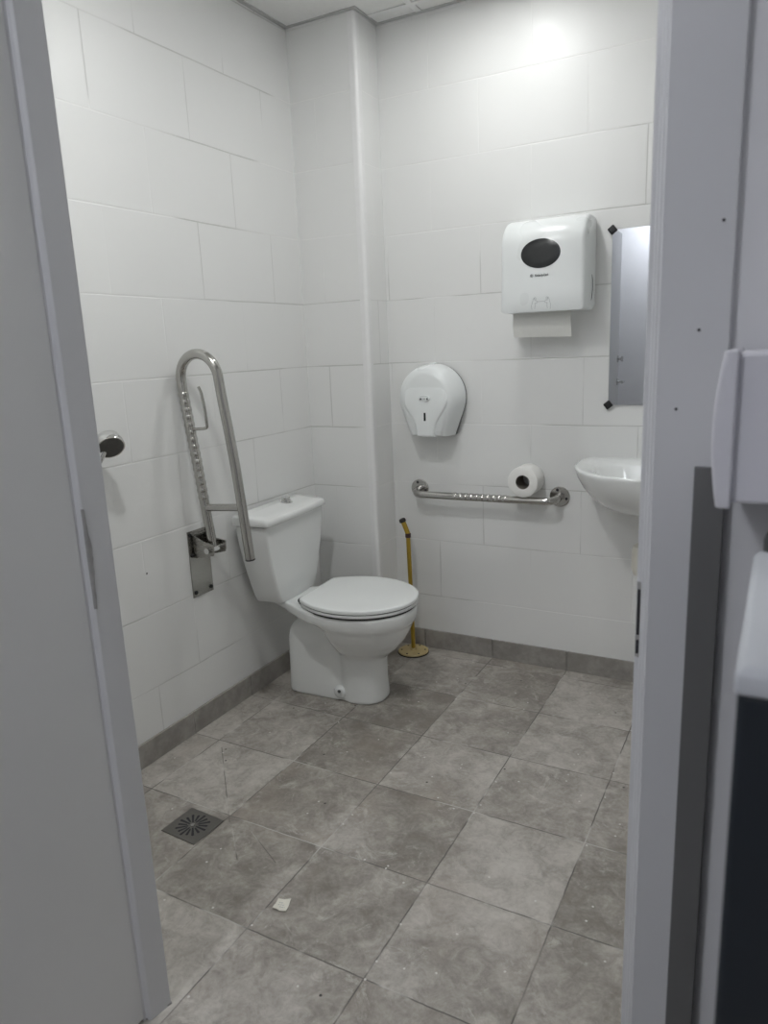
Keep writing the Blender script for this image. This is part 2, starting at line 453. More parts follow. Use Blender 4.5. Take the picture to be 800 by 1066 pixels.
# front column of the foot
loft(bm, [egg(.42, .325, f, h, z, 48, 2.3, 2.3) for z, f, h in
          ((0, .520, .094), (.02, .522, .093), (.08, .517, .089), (.15, .516, .088), (.20, .522, .092), (.25, .55, .10), (.30, .575, .12))])
# bowl
loft(bm, [egg(.415, b, f, h, z, 48, 2.1, 2.2) for z, b, f, h in
          ((.165, .35, .49, .05), (.19, .335, .53, .085), (.225, .315, .572, .122), (.26, .300, .600, .150), (.29, .288, .617, .168), (.315, .276, .628, .179), (.331, .268, .634, .1835),
           (.337, .250, .641, .189), (.345, .225, .6465, .193), (.365, .202, .651, .198), (.392, .198, .652, .200), (.401, .200, .649, .197))])
# deck carrying the tank
def deck(z, g=0, drop=0):
    half = [(.040 + g, .070 - g), (.12, .098 - g), (.17, .128 - g), (.22, .152 - g), (.28, .178 - g), (.36, .193 - g)]
    pts = [(u, -v, z) for u, v in half] + [(u, v, z) for u, v in reversed(half)]
    return pts
loft(bm, [[(u, v, z + (.026 * (1 - min(u / .26, 1)) if z < .37 else 0)) for u, v, z in r] for r in (deck(.350, .010), deck(.355, .003), deck(.361, 0), deck(.398, 0), deck(.403, .003))])
b = obj('bowl', bm, MT['ceramic'], T, smooth=True, angle=60)
rm = b.modifiers.new('remesh', 'REMESH'); rm.mode = 'VOXEL'; rm.voxel_size = .006; rm.use_smooth_shade = True
sm = b.modifiers.new('smooth', 'SMOOTH'); sm.iterations = 14; sm.factor = .5
# floor fixing bump with its bolt
for sd in (-1, 1):
    bm = new(); lathe(bm, [(.028, -.012), (.027, .002), (.022, .009), (.012, .0125), (.003, .0135)], (.350, sd * .081, .036), (0, sd, -.15), 28)
    bs = obj('fixing_boss', bm, MT['ceramic'], T, smooth=True)
    bm = new(); lathe(bm, [(.0065, .004), (.0065, .017), (.003, .019)], (.354, sd * .081, .043), (0, sd, .25), 12); obj('bolt', bm, MT['abs_grey'], bs, smooth=True)

def seat_outline(grow=0., n=56):
    ur, wr, ut, wm = .2205, .138, .6555, .2095
    um = ur + .45 * (ut - ur)
    half = [(ur, .0), (ur, wr * .6), (ur, wr - .012), (ur + .003, wr - .003)]
    for k in range(1, 12):
        t = k / 12; half.append((ur + (um - ur) * (t ** 1.15) + .003 * (1 - t), wr + (wm - wr) * math.sin(t * PI / 2)))
    for k in range(0, 19):
        a = PI / 2 * (1 - k / 18); half.append((um + (ut - um) * math.cos(a), wm * math.sin(a)))
    half = half[:-1] + [(ut, 0)]
    full = half[:-1] + [(u, -v) for u, v in reversed(half)][:-1]
    cu = .42
    out = []
    for u, v in full:
        l = math.hypot(u - cu, v) or 1; out.append((u + (u - cu) / l * grow, v + v / l * grow))
    return out
def slab(bm, zs):
    loft(bm, [[(u, v, z) for u, v in seat_outline(g)] for z, g in zs])
bm = new(); slab(bm, [(.4065, -.012), (.4068, -.004), (.4085, -.002), (.4165, -.002), (.4182, -.0035), (.4186, -.012)])
st = obj('seat', bm, MT['seat'], T, smooth=True, angle=50)
bm = new(); slab(bm, [(.4225, -.012), (.4227, -.0015), (.4240, .0005), (.4345, .001), (.4375, -.001), (.4392, -.005), (.4398, -.012), (.4402, -.05)])
obj('lid', bm, MT['seat'], T, smooth=True, angle=50)
bm = new(); slab(bm, [(.4184, -.0065), (.4227, -.0065)]); obj('lid_gap_shade', bm, MT['rubber_and_gap'], st)  # black fill paints the shade in the gap between seat and lid
bm = new(); slab(bm, [(.3990, -.0085), (.4067, -.0085)]); obj('rim_gap_shade', bm, MT['rubber_and_gap'], st)  # black layer stands in for the shadow between rim and seat
for sd in (-1, 1):
    bm = new(); lathe(bm, [(.010, -.016), (.011, -.013), (.011, .013), (.010, .016)], (.212, sd * .100, .420), (0, 1, 0), 18)
    box(bm, .206, .222, sd * .100 - .010, sd * .100 + .010, .400, .420)
    obj('seat_hinge', bm, MT['abs_grey'], T, smooth=True)
# tank
def tank_ring(z, back, front, wb, wf, bow=.006, r=.022):
    n = 10; pts = [(back, -wb), ]
    def arc(cx, cy, a0, a1):
        return [(cx + r * math.cos(a0 + (a1 - a0) * k / 6), cy + r * math.sin(a0 + (a1 - a0) * k / 6)) for k in range(7)]
    pts += arc(front - r, -wf + r, -PI / 2, 0)
    for k in range(1, n): 
        t = k / n; v = -wf + r + (2 * wf - 2 * r) * t
        pts.append((front + bow * math.sin(PI * t), v))
    pts += arc(front - r, wf - r, 0, PI / 2)
    pts += [(back, wb)]
    return [(u, v, z) for u, v in pts]
bm = new(); rings = []
for k in range(13):
    t = k / 12; z = .4035 + (.7325 - .4035) * t; s = (1 - t)
    wdt = .2185 - .082 * s ** 1.5; fr_ = .149 - .010 * s
    if k == 0: wdt -= .006; fr_ -= .005
    rings.append(tank_ring(z, .012 + .010 * s, fr_, wdt, wdt - .004, .007, .014))
loft(bm, rings)
obj('tank', bm, MT['ceramic'], T, smooth=True, angle=48)
bm = new(); loft(bm, [tank_ring(z, .02, .144, .2135, .2095, .006, .012) for z in (.732, .738)]); obj('tank_gap_shade', bm, MT['rubber_and_gap'], T)  # black insert painting the shadow line under the tank lid
bm = new()
loft(bm, [tank_ring(z, .004 + g, .160 - g, .2265 - g, .222 - g, .007, max(.018 - g * .3, .006)) for z, g in
          ((.7362, .008), (.7366, .001), (.7385, -.001), (.752, -.001), (.7585, .0008), (.7622, .0045), (.7640, .010), (.7648, .05))])
for v in bm.verts:      # the lid falls slightly towards the front
    if v.co.z > .745: v.co.z += .015 * (1 - v.co.x / .165)
tl = obj('tank_lid', bm, MT['ceramic'], T, smooth=True, angle=52)
bm = new(); lathe(bm, [(.027, 0), (.027, .003), (.020, .0045)], (.064, .06, .7725), (0, 0, 1), 28)
fb = obj('flush_button', bm, MT['chrome'], tl, smooth=True)
bm = new(); lathe(bm, [(.0195, .003), (.0195, .022), (.018, .025), (.005, .0258)], (.064, .06, .7725), (0, 0, 1), 28)
obj('push_cap', bm, MT['chrome'], fb, smooth=True)
bm = new(); lathe(bm, [(.016, 0), (.018, .004), (.018, .022), (.012, .026)], (.085, .212, .615), (0, 1, 0), 20)
lathe(bm, [(.006, .026), (.006, .06)], (.085, .212, .615), (0, 1, 0), 12)
obj('water_inlet', bm, MT['black'], T, smooth=True)

# ------------------------------------------------------------------ fold-up grab rail
R = thing('fold_down_grab_rail', 'steel U-shaped fold-down support rail raised upright on the left wall', 'grab rail', (0, -.956, .51))
bm = new(); box(bm, .0003, .004, -.054, .054, 0, .25)
pl = obj('wall_plate', bm, MT['plate'], R, bevel=.001)
for y, z in ((-.040, .018), (.040, .018), (-.040, .160), (.044, .170), (-.043, .236), (.043, .236)):
    bm = new(); lathe(bm, [(.008, 0), (.008, .003), (.005, .006)], (.0038, y, z), (1, 0, 0), 12); obj('bolt', bm, MT['black'], pl, smooth=True)
# hinge bracket: two cheeks, pin and the sleeve
bm = new()
for y in (-.034, .030): 
    prism_pts = [(.004, .150), (.030, .150), (.098, .166), (.104, .180), (.104, .208), (.060, .214), (.004, .236)]
    loft(bm, [[(x, y, z) for x, z in prism_pts], [(x, y + .005, z) for x, z in prism_pts]])
box(bm, .004, .009, -.034, .035, .150, .238)
obj('hinge_bracket', bm, MT['plate'], R, bevel=.0008)
bm = new(); lathe(bm, [(.011, -.044), (.011, .045)], (.078, 0, .184), (0, 1, 0), 18); obj('hinge_pin', bm, MT['chrome'], R, smooth=True)
def on_rail(x, z): return (x, .001 - .045 * (z - .70), z - .51)      # leans towards the door
TR = .0172
LT = [(.070, .694), (.058, .847), (.046, 1.016), (.033, 1.16), (.0235, 1.27)]
def left_x(z):
    for (xa, za), (xb, zb) in zip(LT[:-1], LT[1:]):
        if z <= zb or zb == LT[-1][1]: return xa + (xb - xa) * (z - za) / (zb - za)
cx, cz, rr = .107, 1.302, .084
arc_pts = [on_rail(cx + rr * math.cos(PI - k * PI / 20), cz + rr * math.sin(PI - k * PI / 20)) for k in range(21)]
right = [on_rail(.196, 1.24), on_rail(.209, 1.12), on_rail(.219, 1.005), on_rail(.229, .83), on_rail(.237, .668)]
bm = new(); tube(bm, [on_rail(x, z) for x, z in LT] + arc_pts + right, TR, 24)
rt = obj('bent_tube', bm, MT['steel'], R, smooth=True)
bm = new()
lo = Vector(on_rail(.237, .668)); dr = (Vector(on_rail(.229, .83)) - lo).normalized()
lathe(bm, [(TR * .96, -.003), (TR * 1.03, -.002), (TR * 1.03, .002), (TR * .96, .003)], lo, dr, 20); obj('end_cap', bm, MT['black'], R, smooth=True)
bm = new(); tube(bm, [on_rail(.058, .846), on_rail(.228, .858)], .0135, 16); obj('cross_bar', bm, MT['steelx'], R, smooth=True)
bm = new()      # pressed anti-slip ribs along the wall-side tube
ks = 15
for k in range(ks):
    z = .885 + (1.25 - .885) * k / (ks - 1)
    c = Vector(on_rail(left_x(z), z)); ax = (Vector(on_rail(left_x(z + .01), z + .01)) - Vector(on_rail(left_x(z - .01), z - .01))).normalized()
    lathe(bm, [(TR - .0004, -.0078), (TR + .0012, -.0055), (TR + .0016, 0), (TR + .0012, .0055), (TR - .0004, .0078)], c, ax, 22)
obj('anti_slip_ribs', bm, MT['steel'], rt, smooth=True)
bm = new(); tube(bm, fillet([on_rail(.040, 1.128), on_rail(.115, 1.134), on_rail(.114, 1.20), on_rail(.107, 1.258), on_rail(.098, 1.276)], .012), .0052, 12)
obj('paper_hook', bm, MT['steel'], R, smooth=True)

# ------------------------------------------------------------------ straight grab bar
Gb = thing('grab_bar', 'straight steel grab bar fixed low on the back wall', 'grab bar', (.45, 0, .7565))
L = 1.083 - .452
for x in (0, L + .002):
    bm = new(); lathe(bm, [(.042, 0), (.042, .0035), (.039, .0060), (.019, .0065)], (x, 0, 0), (0, -1, 0), 32)
    fl = obj('flange', bm, MT['steelx'], Gb, smooth=True, angle=30)
    for k in range(3):
        a = PI / 2 + .3 + k * 2 * PI / 3
        bm = new(); lathe(bm, [(.0058, .0055), (.0058, .0070), (.004, .0076)], (x + .029 * math.cos(a), 0, .029 * math.sin(a)), (0, -1, 0), 12); obj('screw', bm, MT['ink'], fl)
path = fillet([(0, -.006, 0), (.004, -.075, -.012), (L - .002, -.075, -.008), (L + .002, -.006, 0)], .045, 10)
bm = new(); tube(bm, path, .0158, 22); rb = obj('bar', bm, MT['steelx'], Gb, smooth=True)
bm = new()
for k in range(10):
    lathe(bm, [(.0155, -.008), (.0166, -.006), (.0166, .006), (.0155, .008)], (.20 + k * .025, -.075, -.0112 + .004 * (.2 + k * .025) / L), (1, 0, .006), 22)
obj('anti_slip_ribs', bm, MT['steelx'], rb, smooth=True)

# loose roll lying on the bar
TRL = thing('toilet_paper_roll', 'loose white toilet paper roll lying on the straight grab bar', 'toilet paper', (.957, -.003, .8268))
bm = new()
prof = [(.029, -.094), (.029, -.096), (.058, -.0965), (.0620, -.094), (.0630, -.090), (.0630, -.004), (.060, -.0005), (.029, 0)]
lathe(bm, [(r, -y) for r, y in prof] + [(.029, .094)], (0, 0, 0), (0, -1, 0), 44, False, False)
obj('paper_winding', bm, MT['paper'], TRL, smooth=True, angle=35)
bm = new(); lathe(bm, [(.0288, .001), (.0288, .0945), (.0276, .0945), (.0276, .001), (.0288, .001)], (0, 0, 0), (0, -1, 0), 30, False, False)
obj('cardboard_core', bm, MT['core'], TRL, smooth=True)

# ------------------------------------------------------------------ jumbo toilet paper dispenser
D = thing('toilet_paper_dispenser', 'white round-topped jumbo toilet paper dispenser on the back wall', 'dispenser', (.545, 0, 1.165))
def drop(R_, hb, zb, y, n=40, cx=0, cz=0):
    """Teardrop outline: a circle on top, straight flanks down to a flat foot."""
    d_ = math.hypot(hb, zb); pts = []
    # tangent from (hb, zb) to the circle
    phi = math.atan2(zb, hb); al = math.acos(min(R_ / d_, .999)); a0 = phi + al
    for k in range(n + 1):
        a = a0 + (PI - 2 * a0) * k / n
        pts.append((cx + R_ * math.cos(a), y, cz + R_ * math.sin(a)))
    pts.append((cx - hb, y, cz + zb))
    for k in range(1, 6): pts.append((cx - hb + 2 * hb * k / 6, y, cz + zb))
    pts.append((cx + hb, y, cz + zb))
    return pts
bm = new(); loft(bm, [drop(.137, .092, -.158, 0), drop(.1385, .094, -.159, -.018)]); obj('back_plate', bm, MT['abs_grey'], D, smooth=True, angle=35)
bm = new()
loft(bm, [drop(.140, .090, -.160, -.016), drop(.140, .089, -.160, -.030), drop(.1375, .084, -.160, -.070), drop(.132, .079, -.159, -.095), drop(.122, .074, -.157, -.112), drop(.108, .068, -.153, -.1205), drop(.094, .060, -.148, -.1235)])
cv = obj('cover', bm, MT['abs'], D, smooth=True, angle=50)
# raised central shield: wide above, narrowing to a tongue at the foot
def shield(y, g):
    half = []
    for k in range(0, 15):
        a = PI / 2 - k * (PI * .60) / 14
        half.append((.100 * math.cos(a), .098 * math.sin(a)))
    half += [(.078, -.058), (.062, -.080), (.050, -.102), (.043, -.125), (.040, -.150), (.040, -.1585)]
    k = 1 - g / .09
    half = [(x * k, -.06 + (z + .06) * k if z > -.158 else z + g * .4) for x, z in half]
    return [(x, y, z) for x, z in half] + [(-x, y, z) for x, z in reversed(half[1:])]
def tuck(pts): return [(x, y + .016 * min(max((z + .02) / .11, 0), 1) ** 1.3, z) for x, y, z in pts]
bm = new(); loft(bm, [tuck(shield(y, g)) for y, g in ((-.105, -.005), (-.119, -.003), (-.1265, 0), (-.1300, .004), (-.1315, .012), (-.1318, .03))])
fs = obj('front_shield', bm, MT['abs'], cv, smooth=True, angle=60)
bm = new(); box(bm, -.0042, .0042, -.1328, -.1295, -.092, -.058); obj('level_window', bm, MT['smoke'], cv, bevel=.001)
bm = new(); loft(bm, [[(.026 * s * math.cos(a), y, .013 * s * math.sin(a) + .002) for a in [2 * PI * k / 32 for k in range(32)]] for y, s in ((-.125, 1), (-.1325, .97), (-.1328, .85))])
bg = obj('badge', bm, MT['abs'], cv, smooth=True, angle=50)
bm = new()
for x, wd in ((-.0155, .004), (-.003, .002), (.003, .002), (.0145, .004)): box(bm, x - wd, x + wd, -.1332, -.1326, -.004, .003)
for k in range(11):
    a0, a1 = PI * (.14 + .072 * k * .9), PI * (.14 + .072 * (k * .9 + .8))
    box(bm, .021 * math.cos(a1), .021 * math.cos(a0), -.1331, -.1326, .002 + .0098 * math.sin((a0 + a1) / 2) - .0006, .002 + .0098 * math.sin((a0 + a1) / 2) + .0006)
obj('badge_print', bm, MT['fineline'], bg)
for x in (-.0155, .0145):
    bm = new(); box(bm, x - .003, x + .003, -.1336, -.1330, -.004, .003); obj('badge_mark', bm, MT['ink'], bg)
bm = new(); box(bm, -.012, .012, -.040, -.004, .1385, .144); obj('lock_tab', bm, MT['abs'], D, bevel=.002)

# ------------------------------------------------------------------ paper towel dispenser
W = thing('paper_towel_dispenser', 'big white paper towel dispenser with dark oval window and hanging sheet', 'dispenser', (1.055, 0, 1.485))
HW, DP, HT = .155, .185, .335
def side_profile(inset=0.):
    """Side view (depth, height): flat wall side, big curve over the top front, slight undercut below."""
    p = [(-.001, 0.012), (-.001, HT - .012), (-.010, HT - .002)]
    for k in range(0, 13):
        a = PI / 2 * (1 - k / 12)
        p.append((-(DP - .115) - .110 * math.cos(a) + 0, HT - .100 + .100 * math.sin(a)))
    p += [(-DP + .003, .16), (-DP + .001, .08), (-DP, .012), (-DP + .004, .0), (-.030, .0)]
    return p
pf = side_profile()
cyd, czd = -.085, .165
def side_ring(x, s):   # s: inset towards the middle of the profile
    out = []
    for y, z in pf:
        l = math.hypot(y - cyd, z - czd); f = (l - s) / l
        yy = cyd + (y - cyd) * f; out.append((x, min(yy, -.001), czd + (z - czd) * f))
    return out
bm = new()
loft(bm, [side_ring(x, s) for x, s in ((-HW, .020), (-HW + .0015, .010), (-HW + .006, .0035), (-HW + .014, 0), (HW - .014, 0), (HW - .006, .0035), (HW - .0015, .010), (HW, .020))])
cv = obj('cover', bm, MT['abs'], W, smooth=True, angle=42)
bm = new()   # smoked level window, follows the front
def front_y(z):
    best = -DP
    pr = sorted([(zz, yy) for yy, zz in pf[2:18]], reverse=False)
    for (za, ya), (zb, yb) in zip(pr[:-1], pr[1:]):
        if za <= z <= zb and zb > za: best = ya + (yb - ya) * (z - za) / (zb - za)
    return best
def oval(s, off):
    return [(-.004 + .073 * s * math.cos(a), front_y(.2035 + .051 * s * math.sin(a)) - off, .2035 + .051 * s * math.sin(a)) for a in [2 * PI * k / 48 for k in range(48)]]
loft(bm, [oval(1, -.003), oval(1, .0008), oval(.97, .0012), oval(.6, .0014), oval(.25, .0014)])
obj('level_window', bm, MT['smoke'], cv, smooth=True)
bm = new(); tube(bm, fillet([(HW - .0008, -.070, .035), (HW + .0004, -.066, .043), (HW + .0004, -.054, .080), (HW + .0004, -.062, .115), (HW - .0008, -.066, .123)], .012), .0016, 8)
obj('side_finger_slot', bm, MT['ink'], cv, smooth=True)
bm = new(); lathe(bm, [(.008, -.002), (.008, .0004), (.0065, .0006)], (HW, -.085, .262), (1, 0, 0), 18); obj('lock', bm, MT['abs'], cv, smooth=True)
def text(s, size, name, mat, parent, loc, rot, width=None, depth=.0004):
    cu = bpy.data.curves.new(name, 'FONT'); cu.body = s; cu.size = size; cu.extrude = depth; cu.align_x = 'LEFT'; cu.align_y = 'CENTER'
    t = bpy.data.objects.new(name, cu); COL.objects.link(t)
    bpy.context.view_layer.update()
    me = bpy.data.meshes.new_from_object(t.evaluated_get(bpy.context.evaluated_depsgraph_get()))
    bpy.data.objects.remove(t)
    k = 1 if width is None else width / (max(v.co.x for v in me.vertices) - min(v.co.x for v in me.vertices))
    o = bpy.data.objects.new(name, me); COL.objects.link(o); me.materials.clear(); me.materials.append(mat)
    me.transform(Matrix.Diagonal((k, 1, 1, 1)))
    o.parent = parent; o.location = loc; o.rotation_euler = rot
    return o
text('Kimberly-Clark', .0125, 'brand_lettering', MT['ink'], cv, (-.024, -DP + .0012, .1275), (PI / 2, 0, 0), .050)
bm = new()
lathe(bm, [(.0054, 0), (.0054, .0008), (.0044, .0008), (.0044, 0), (.0054, 0)], (-.036, -DP + .0006, .1275), (0, -1, 0), 24, False, False)
box(bm, -.0382, -.0372, -DP, -DP + .0006, .1250, .1300)
for sg in (-1, 1):
    tube(bm, [(-.0372, -DP, .1275), (-.0342, -DP, .1275 + sg * .0026)], .0005, 6)
obj('brand_emblem', bm, MT['ink'], cv)
bm = new()   # line drawing of two hands pulling the sheet
def stroke(pts): tube(bm, [(x, -DP + .0004 - (0.0), z) for x, z in pts], .0008, 6)
for sg in (-1, 1):
    stroke([(sg * .034, .008), (sg * .036, .022), (sg * .032, .034), (sg * .029, .046), (sg * .026, .050), (sg * .0235, .046), (sg * .024, .038)])
    stroke([(sg * .026, .044), (sg * .022, .052), (sg * .019, .048), (sg * .0205, .038)])
    stroke([(sg * .0205, .040), (sg * .0135, .036), (sg * .015, .031), (sg * .023, .030)])
    stroke([(sg * .023, .030), (sg * .022, .020), (sg * .024, .010)])
stroke([(-.0135, .0355), (.0135, .0355)])
obj('hands_pictogram', bm, MT['fineline'], cv)
bm = new(); n = 12   # sheet: comes out of the slot and curls slightly
outer, inner = [], []
for k in range(n + 1):
    t = k / n; y = -.112 - .006 * math.sin(t * PI) + .010 * t * t; z = .004 - .092 * t
    outer.append((y, z)); inner.append((y + .0012, z))
sec = outer + list(reversed(inner))
loft(bm, [[(x, y + .002 * math.sin(x * 20), z + (-.006 * (x + .13) / .22 if z < -.08 else 0)) for y, z in sec] for x in [-.130 + .222 * k / 10 for k in range(11)]])
obj('paper_sheet', bm, MT['towel'], W, smooth=True, angle=60)

# ------------------------------------------------------------------ mirror
Mi = thing('mirror', 'frameless wall mirror with black corner clips above the washbasin', 'mirror', (1.268, 0, 1.129))
MW, MH = .46, .635
bm = new(); box(bm, 0, MW, -.009, -.005, 0, MH); obj('glass', bm, MT['mirror'], Mi)
bm = new(); box(bm, .0004, MW - .0004, -.005, -.0006, .0004, MH - .0004); obj('backing', bm, MT['abs_grey'], Mi)
for x in (0, MW):
    for z in (0, MH):
        bm = new()
        lathe(bm, [(.0185, .0004), (.0185, .014), (.0165, .0165), (.008, .0172)], (x, 0, z), (0, -1, 0), 4)
        bmesh.ops.rotate(bm, verts=bm.verts, cent=(x, 0, z), matrix=Matrix.Rotation(.12, 3, 'Y'))
        obj('corner_clip', bm, MT['black'], Mi, bevel=.003)

# ------------------------------------------------------------------ washbasin
B = thing('washbasin', 'white wall-hung ceramic washbasin under the mirror, half hidden by the door frame', 'washbasin', (1.475, 0, .915))
def basin_ring(hw, d, z, yb=0.0, n=40, sq=2.0, r=.05):
    """D-shaped plan: straight back on the wall, bowed front."""
    pts = []
    for k in range(n + 1):
        a = PI * k / n; c, s = math.cos(a), math.sin(a)
        x = hw * math.copysign(abs(c) ** (2 / 2.5), c); y = yb - .06 - (d - .06) * abs(s) ** (2 / 2.1)
        pts.append((x, y, z))
    back = hw * .93
    pts += [(-back, yb, z)] + [(-back + 2 * back * k / 6, yb, z) for k in range(1, 6)] + [(back, yb, z)]
    return pts
def sink(hw, d, z, cy, n=40):
    out = []
    for p in basin_ring(hw, d, z): out.append((p[0], cy + p[1], z))
    return out
bm = new()
outer = [basin_ring(.10, .20, -.166, n=40), basin_ring(.15, .25, -.161), basin_ring(.20, .305, -.142), basin_ring(.244, .352, -.108), basin_ring(.275, .385, -.068), basin_ring(.293, .403, -.034), basin_ring(.300, .411, -.012), basin_ring(.302, .413, -.003), basin_ring(.3005, .4115, .0015)]
inner_r = [basin_ring(.290, .402, .0035), sink(.232, .325, -.001, -.055), sink(.212, .302, -.016, -.062), sink(.188, .272, -.062, -.072), sink(.140, .215, -.108, -.09), sink(.075, .13, -.126, -.12)]
loft(bm, outer + inner_r)
bw = obj('bowl', bm, MT['ceramic'], B, smooth=True, angle=70)
for v in bw.data.vertices:      # the back ledge rises towards the wall
    if v.co.z > -.02 and v.co.y > -.10: v.co.z += .006 * (1 - (-v.co.y) / .10)
bm = new(); lathe(bm, [(.022, -.1195), (.022, -.117), (.016, -.1165)], (0, -.205, 0), (0, 0, 1), 20); obj('waste', bm, MT['chrome'], B, smooth=True)
bm = new(); lathe(bm, [(.026, 0), (.024, .02), (.021, .075), (.018, .085)], (0, -.055, -.006), (0, 0, 1), 24); tp_ = obj('tap', bm, MT['chrome'], B, smooth=True)
bm = new(); tube(bm, fillet([(0, -.055, .05), (0, -.14, .062), (0, -.155, .045)], .012), .011, 14); obj('spout', bm, MT['chrome'], tp_, smooth=True)
bm = new(); tube(bm, [(0, -.055, .078), (0, -.06, .095), (0, -.12, .112)], .006, 10); obj('tap_lever', bm, MT['chrome'], tp_, smooth=True)
bm = new()
lathe(bm, [(.018, -.15), (.018, -.30)], (-.042, -.10, 0), (0, 0, 1), 20)
lathe(bm, [(.026, -.30), (.040, -.31), (.043, -.33), (.043, -.395), (.036, -.42), (.015, -.425)], (-.042, -.10, 0), (0, 0, 1), 24)
tube(bm, fillet([(-.042, -.10, -.335), (-.042, -.06, -.337), (-.042, -.001, -.335)], .02), .017, 16)
lathe(bm, [(.030, .001), (.030, .005), (.018, .012)], (-.042, 0, -.335), (0, -1, 0), 24)
obj('waste_trap', bm, MT['pvc'], B, smooth=True)

# ------------------------------------------------------------------ yellow post
Y = thing('floor_post', 'thin yellow metal post with bent top and round base plate behind the toilet', 'post', (.432, -.088, 0))
bm = new(); lathe(bm, [(.070, 0), (.0715, .001), (.0715, .005)], (0, 0, 0), (0, 0, 1), 40); ru = obj('base_gasket', bm, MT['rubber_and_gap'], Y, smooth=True, angle=30)
bm = new(); lathe(bm, [(.0695, .005), (.0700, .008), (.066, .011), (.016, .013), (.014, .020), (.0115, .022)], (0, 0, 0), (0, 0, 1), 40); fg = obj('base_plate', bm, MT['cream'], Y, smooth=True, angle=30)
for k in range(6):
    a = .4 + k * PI / 3
    bm = new(); lathe(bm, [(.0045, .0095), (.0045, .0125), (.003, .0132)], (.054 * math.cos(a), .054 * math.sin(a), 0), (0, 0, 1), 10); obj('screw', bm, MT['ink'], fg)
bm = new(); tube(bm, [(0, 0, .02), (.001, -.005, .25), (-.001, -.012, .556)], .0098, 16); obj('pole', bm, MT['yellow'], Y, smooth=True)
bm = new(); lathe(bm, [(.0108, -.009), (.0125, -.008), (.0125, .010), (.0108, .011)], (-.001, -.012, .560), (0, 0, 1), 16); obj('collar', bm, MT['darkred'], Y, smooth=True)
bm = new(); tube(bm, [(-.001, -.012, .566), (-.007, -.014, .586), (-.021, -.016, .622)], .0110, 16); hd = obj('bent_top', bm, MT['yellow'], Y, smooth=True)
bm = new(); ax = Vector((-.014, -.002, .036)).normalized(); lathe(bm, [(.0120, 0), (.0150, .002), (.0155, .010), (.0125, .017), (.004, .019)], (-.0205, -.016, .620), ax, 20); obj('end_cap', bm, MT['rubber_and_gap'], hd, smooth=True)

# ------------------------------------------------------------------ shower head on its wall holder
S = thing('hand_shower', 'chrome hand shower in a wall holder on the left wall', 'shower head', (0, -1.405, 1.085))
bm = new(); lathe(bm, [(.026, .0004), (.026, .006), (.020, .010)], (0, 0, -.005), (1, 0, 0), 24); tube(bm, [(.006, 0, -.005), (.050, 0, -.002)], .012, 14)
obj('wall_holder', bm, MT['chrome'], S, smooth=True)
hc = Vector((.088, .030, .040)); hn = Vector((.70, -.36, -.62)).normalized()
bm = new(); lathe(bm, [(.010, -.046), (.026, -.042), (.038, -.030), (.0425, -.012), (.0435, .002), (.0425, .006), (.0395, .006)], hc, hn, 36)
sh = obj('head_shell', bm, MT['chrome'], S, smooth=True)
bm = new(); lathe(bm, [(.0390, .003), (.0388, .0064), (.030, .0068)], hc, hn, 36); obj('spray_face', bm, MT['dark_spray'], sh, smooth=True)
bm = new(); tube(bm, [tuple(hc - hn * .024), (.062, .012, .012), (.050, -.004, -.020), (.047, -.014, -.100), (.047, -.018, -.135)], lambda t: .014 - .003 * t, 16); obj('handle', bm, MT['chrome'], S, smooth=True)

# ------------------------------------------------------------------ floor drain
Dr = thing('floor_drain', 'square steel floor drain with radial slots in the floor tiles', 'drain', (.386, -1.500, 0), math.radians(-3))
bm = new(); box(bm, -.068, .068, -.062, .062, .0003, .0035); dp = obj('grate', bm, MT['grate'], Dr, bevel=.0008)
bm = new()
for k in range(16):
    a = 2 * PI * k / 16; r0, r1, hw = .018 if k % 2 else .013, .050 if k % 2 == 0 else .045, .0040
    c, s = math.cos(a), math.sin(a)
    pts = [(r0, -hw * .6), (r1, -hw), (r1 + .002, 0), (r1, hw), (r0, hw * .6)]
    prism(bm, [(c * u - s * v, s * u + c * v) for u, v in pts], .0034, .0038)
obj('slots', bm, MT['ink'], dp)
bm = new(); lathe(bm, [(.007, .0034), (.007, .0050), (.004, .0056)], (0, 0, 0), (0, 0, 1), 16); obj('screw', bm, MT['steel'], dp, smooth=True)

# ------------------------------------------------------------------ paper sachet on the floor
bm = new(); n = 6; rows = []
for i in range(n + 1):
    for_row = []
    for j in range(n + 1):
        u, v = i / n - .5, j / n - .5
        for_row.append((u * .036, v * .038, .0012 + .0075 * (u * u + v * v) * 2 * (1 if u * v > 0 else .25) + .0006 * math.sin(9 * u + 5 * v)))
    rows.append(for_row)
top = [[bm.verts.new(p) for p in r] for r in rows]; bot = [[bm.verts.new((p[0], p[1], p[2] - .001)) for p in r] for r in rows]
for i in range(n):
    for j in range(n):
        bm.faces.new((top[i][j], top[i + 1][j], top[i + 1][j + 1], top[i][j + 1]))
        bm.faces.new((bot[i][j], bot[i][j + 1], bot[i + 1][j + 1], bot[i + 1][j]))
for i in range(n):
    for A, Bq in (((i, 0), (i + 1, 0)), ((i, n), (i + 1, n)), ((0, i), (0, i + 1)), ((n, i), (n, i + 1))):
        bm.faces.new((top[A[0]][A[1]], top[Bq[0]][Bq[1]], bot[Bq[0]][Bq[1]], bot[A[0]][A[1]]))
P_ = obj('paper_scrap', bm, MT['sachet'], None, smooth=True, angle=60)
P_.location = (.823, -1.645, .0004); P_.rotation_euler = (0, 0, .25)
tag(P_, 'tiny crumpled cream paper scrap lying on the tiled floor', 'litter')
bm = new()
for k in range(3): 
    for q in range(4 - k % 2):
        box(bm, -.010 + q * .006, -.0065 + q * .006, -.008 + k * .007, -.0062 + k * .007, .0016, .0021)
obj('faint_print', bm, MT['fineline'], P_)

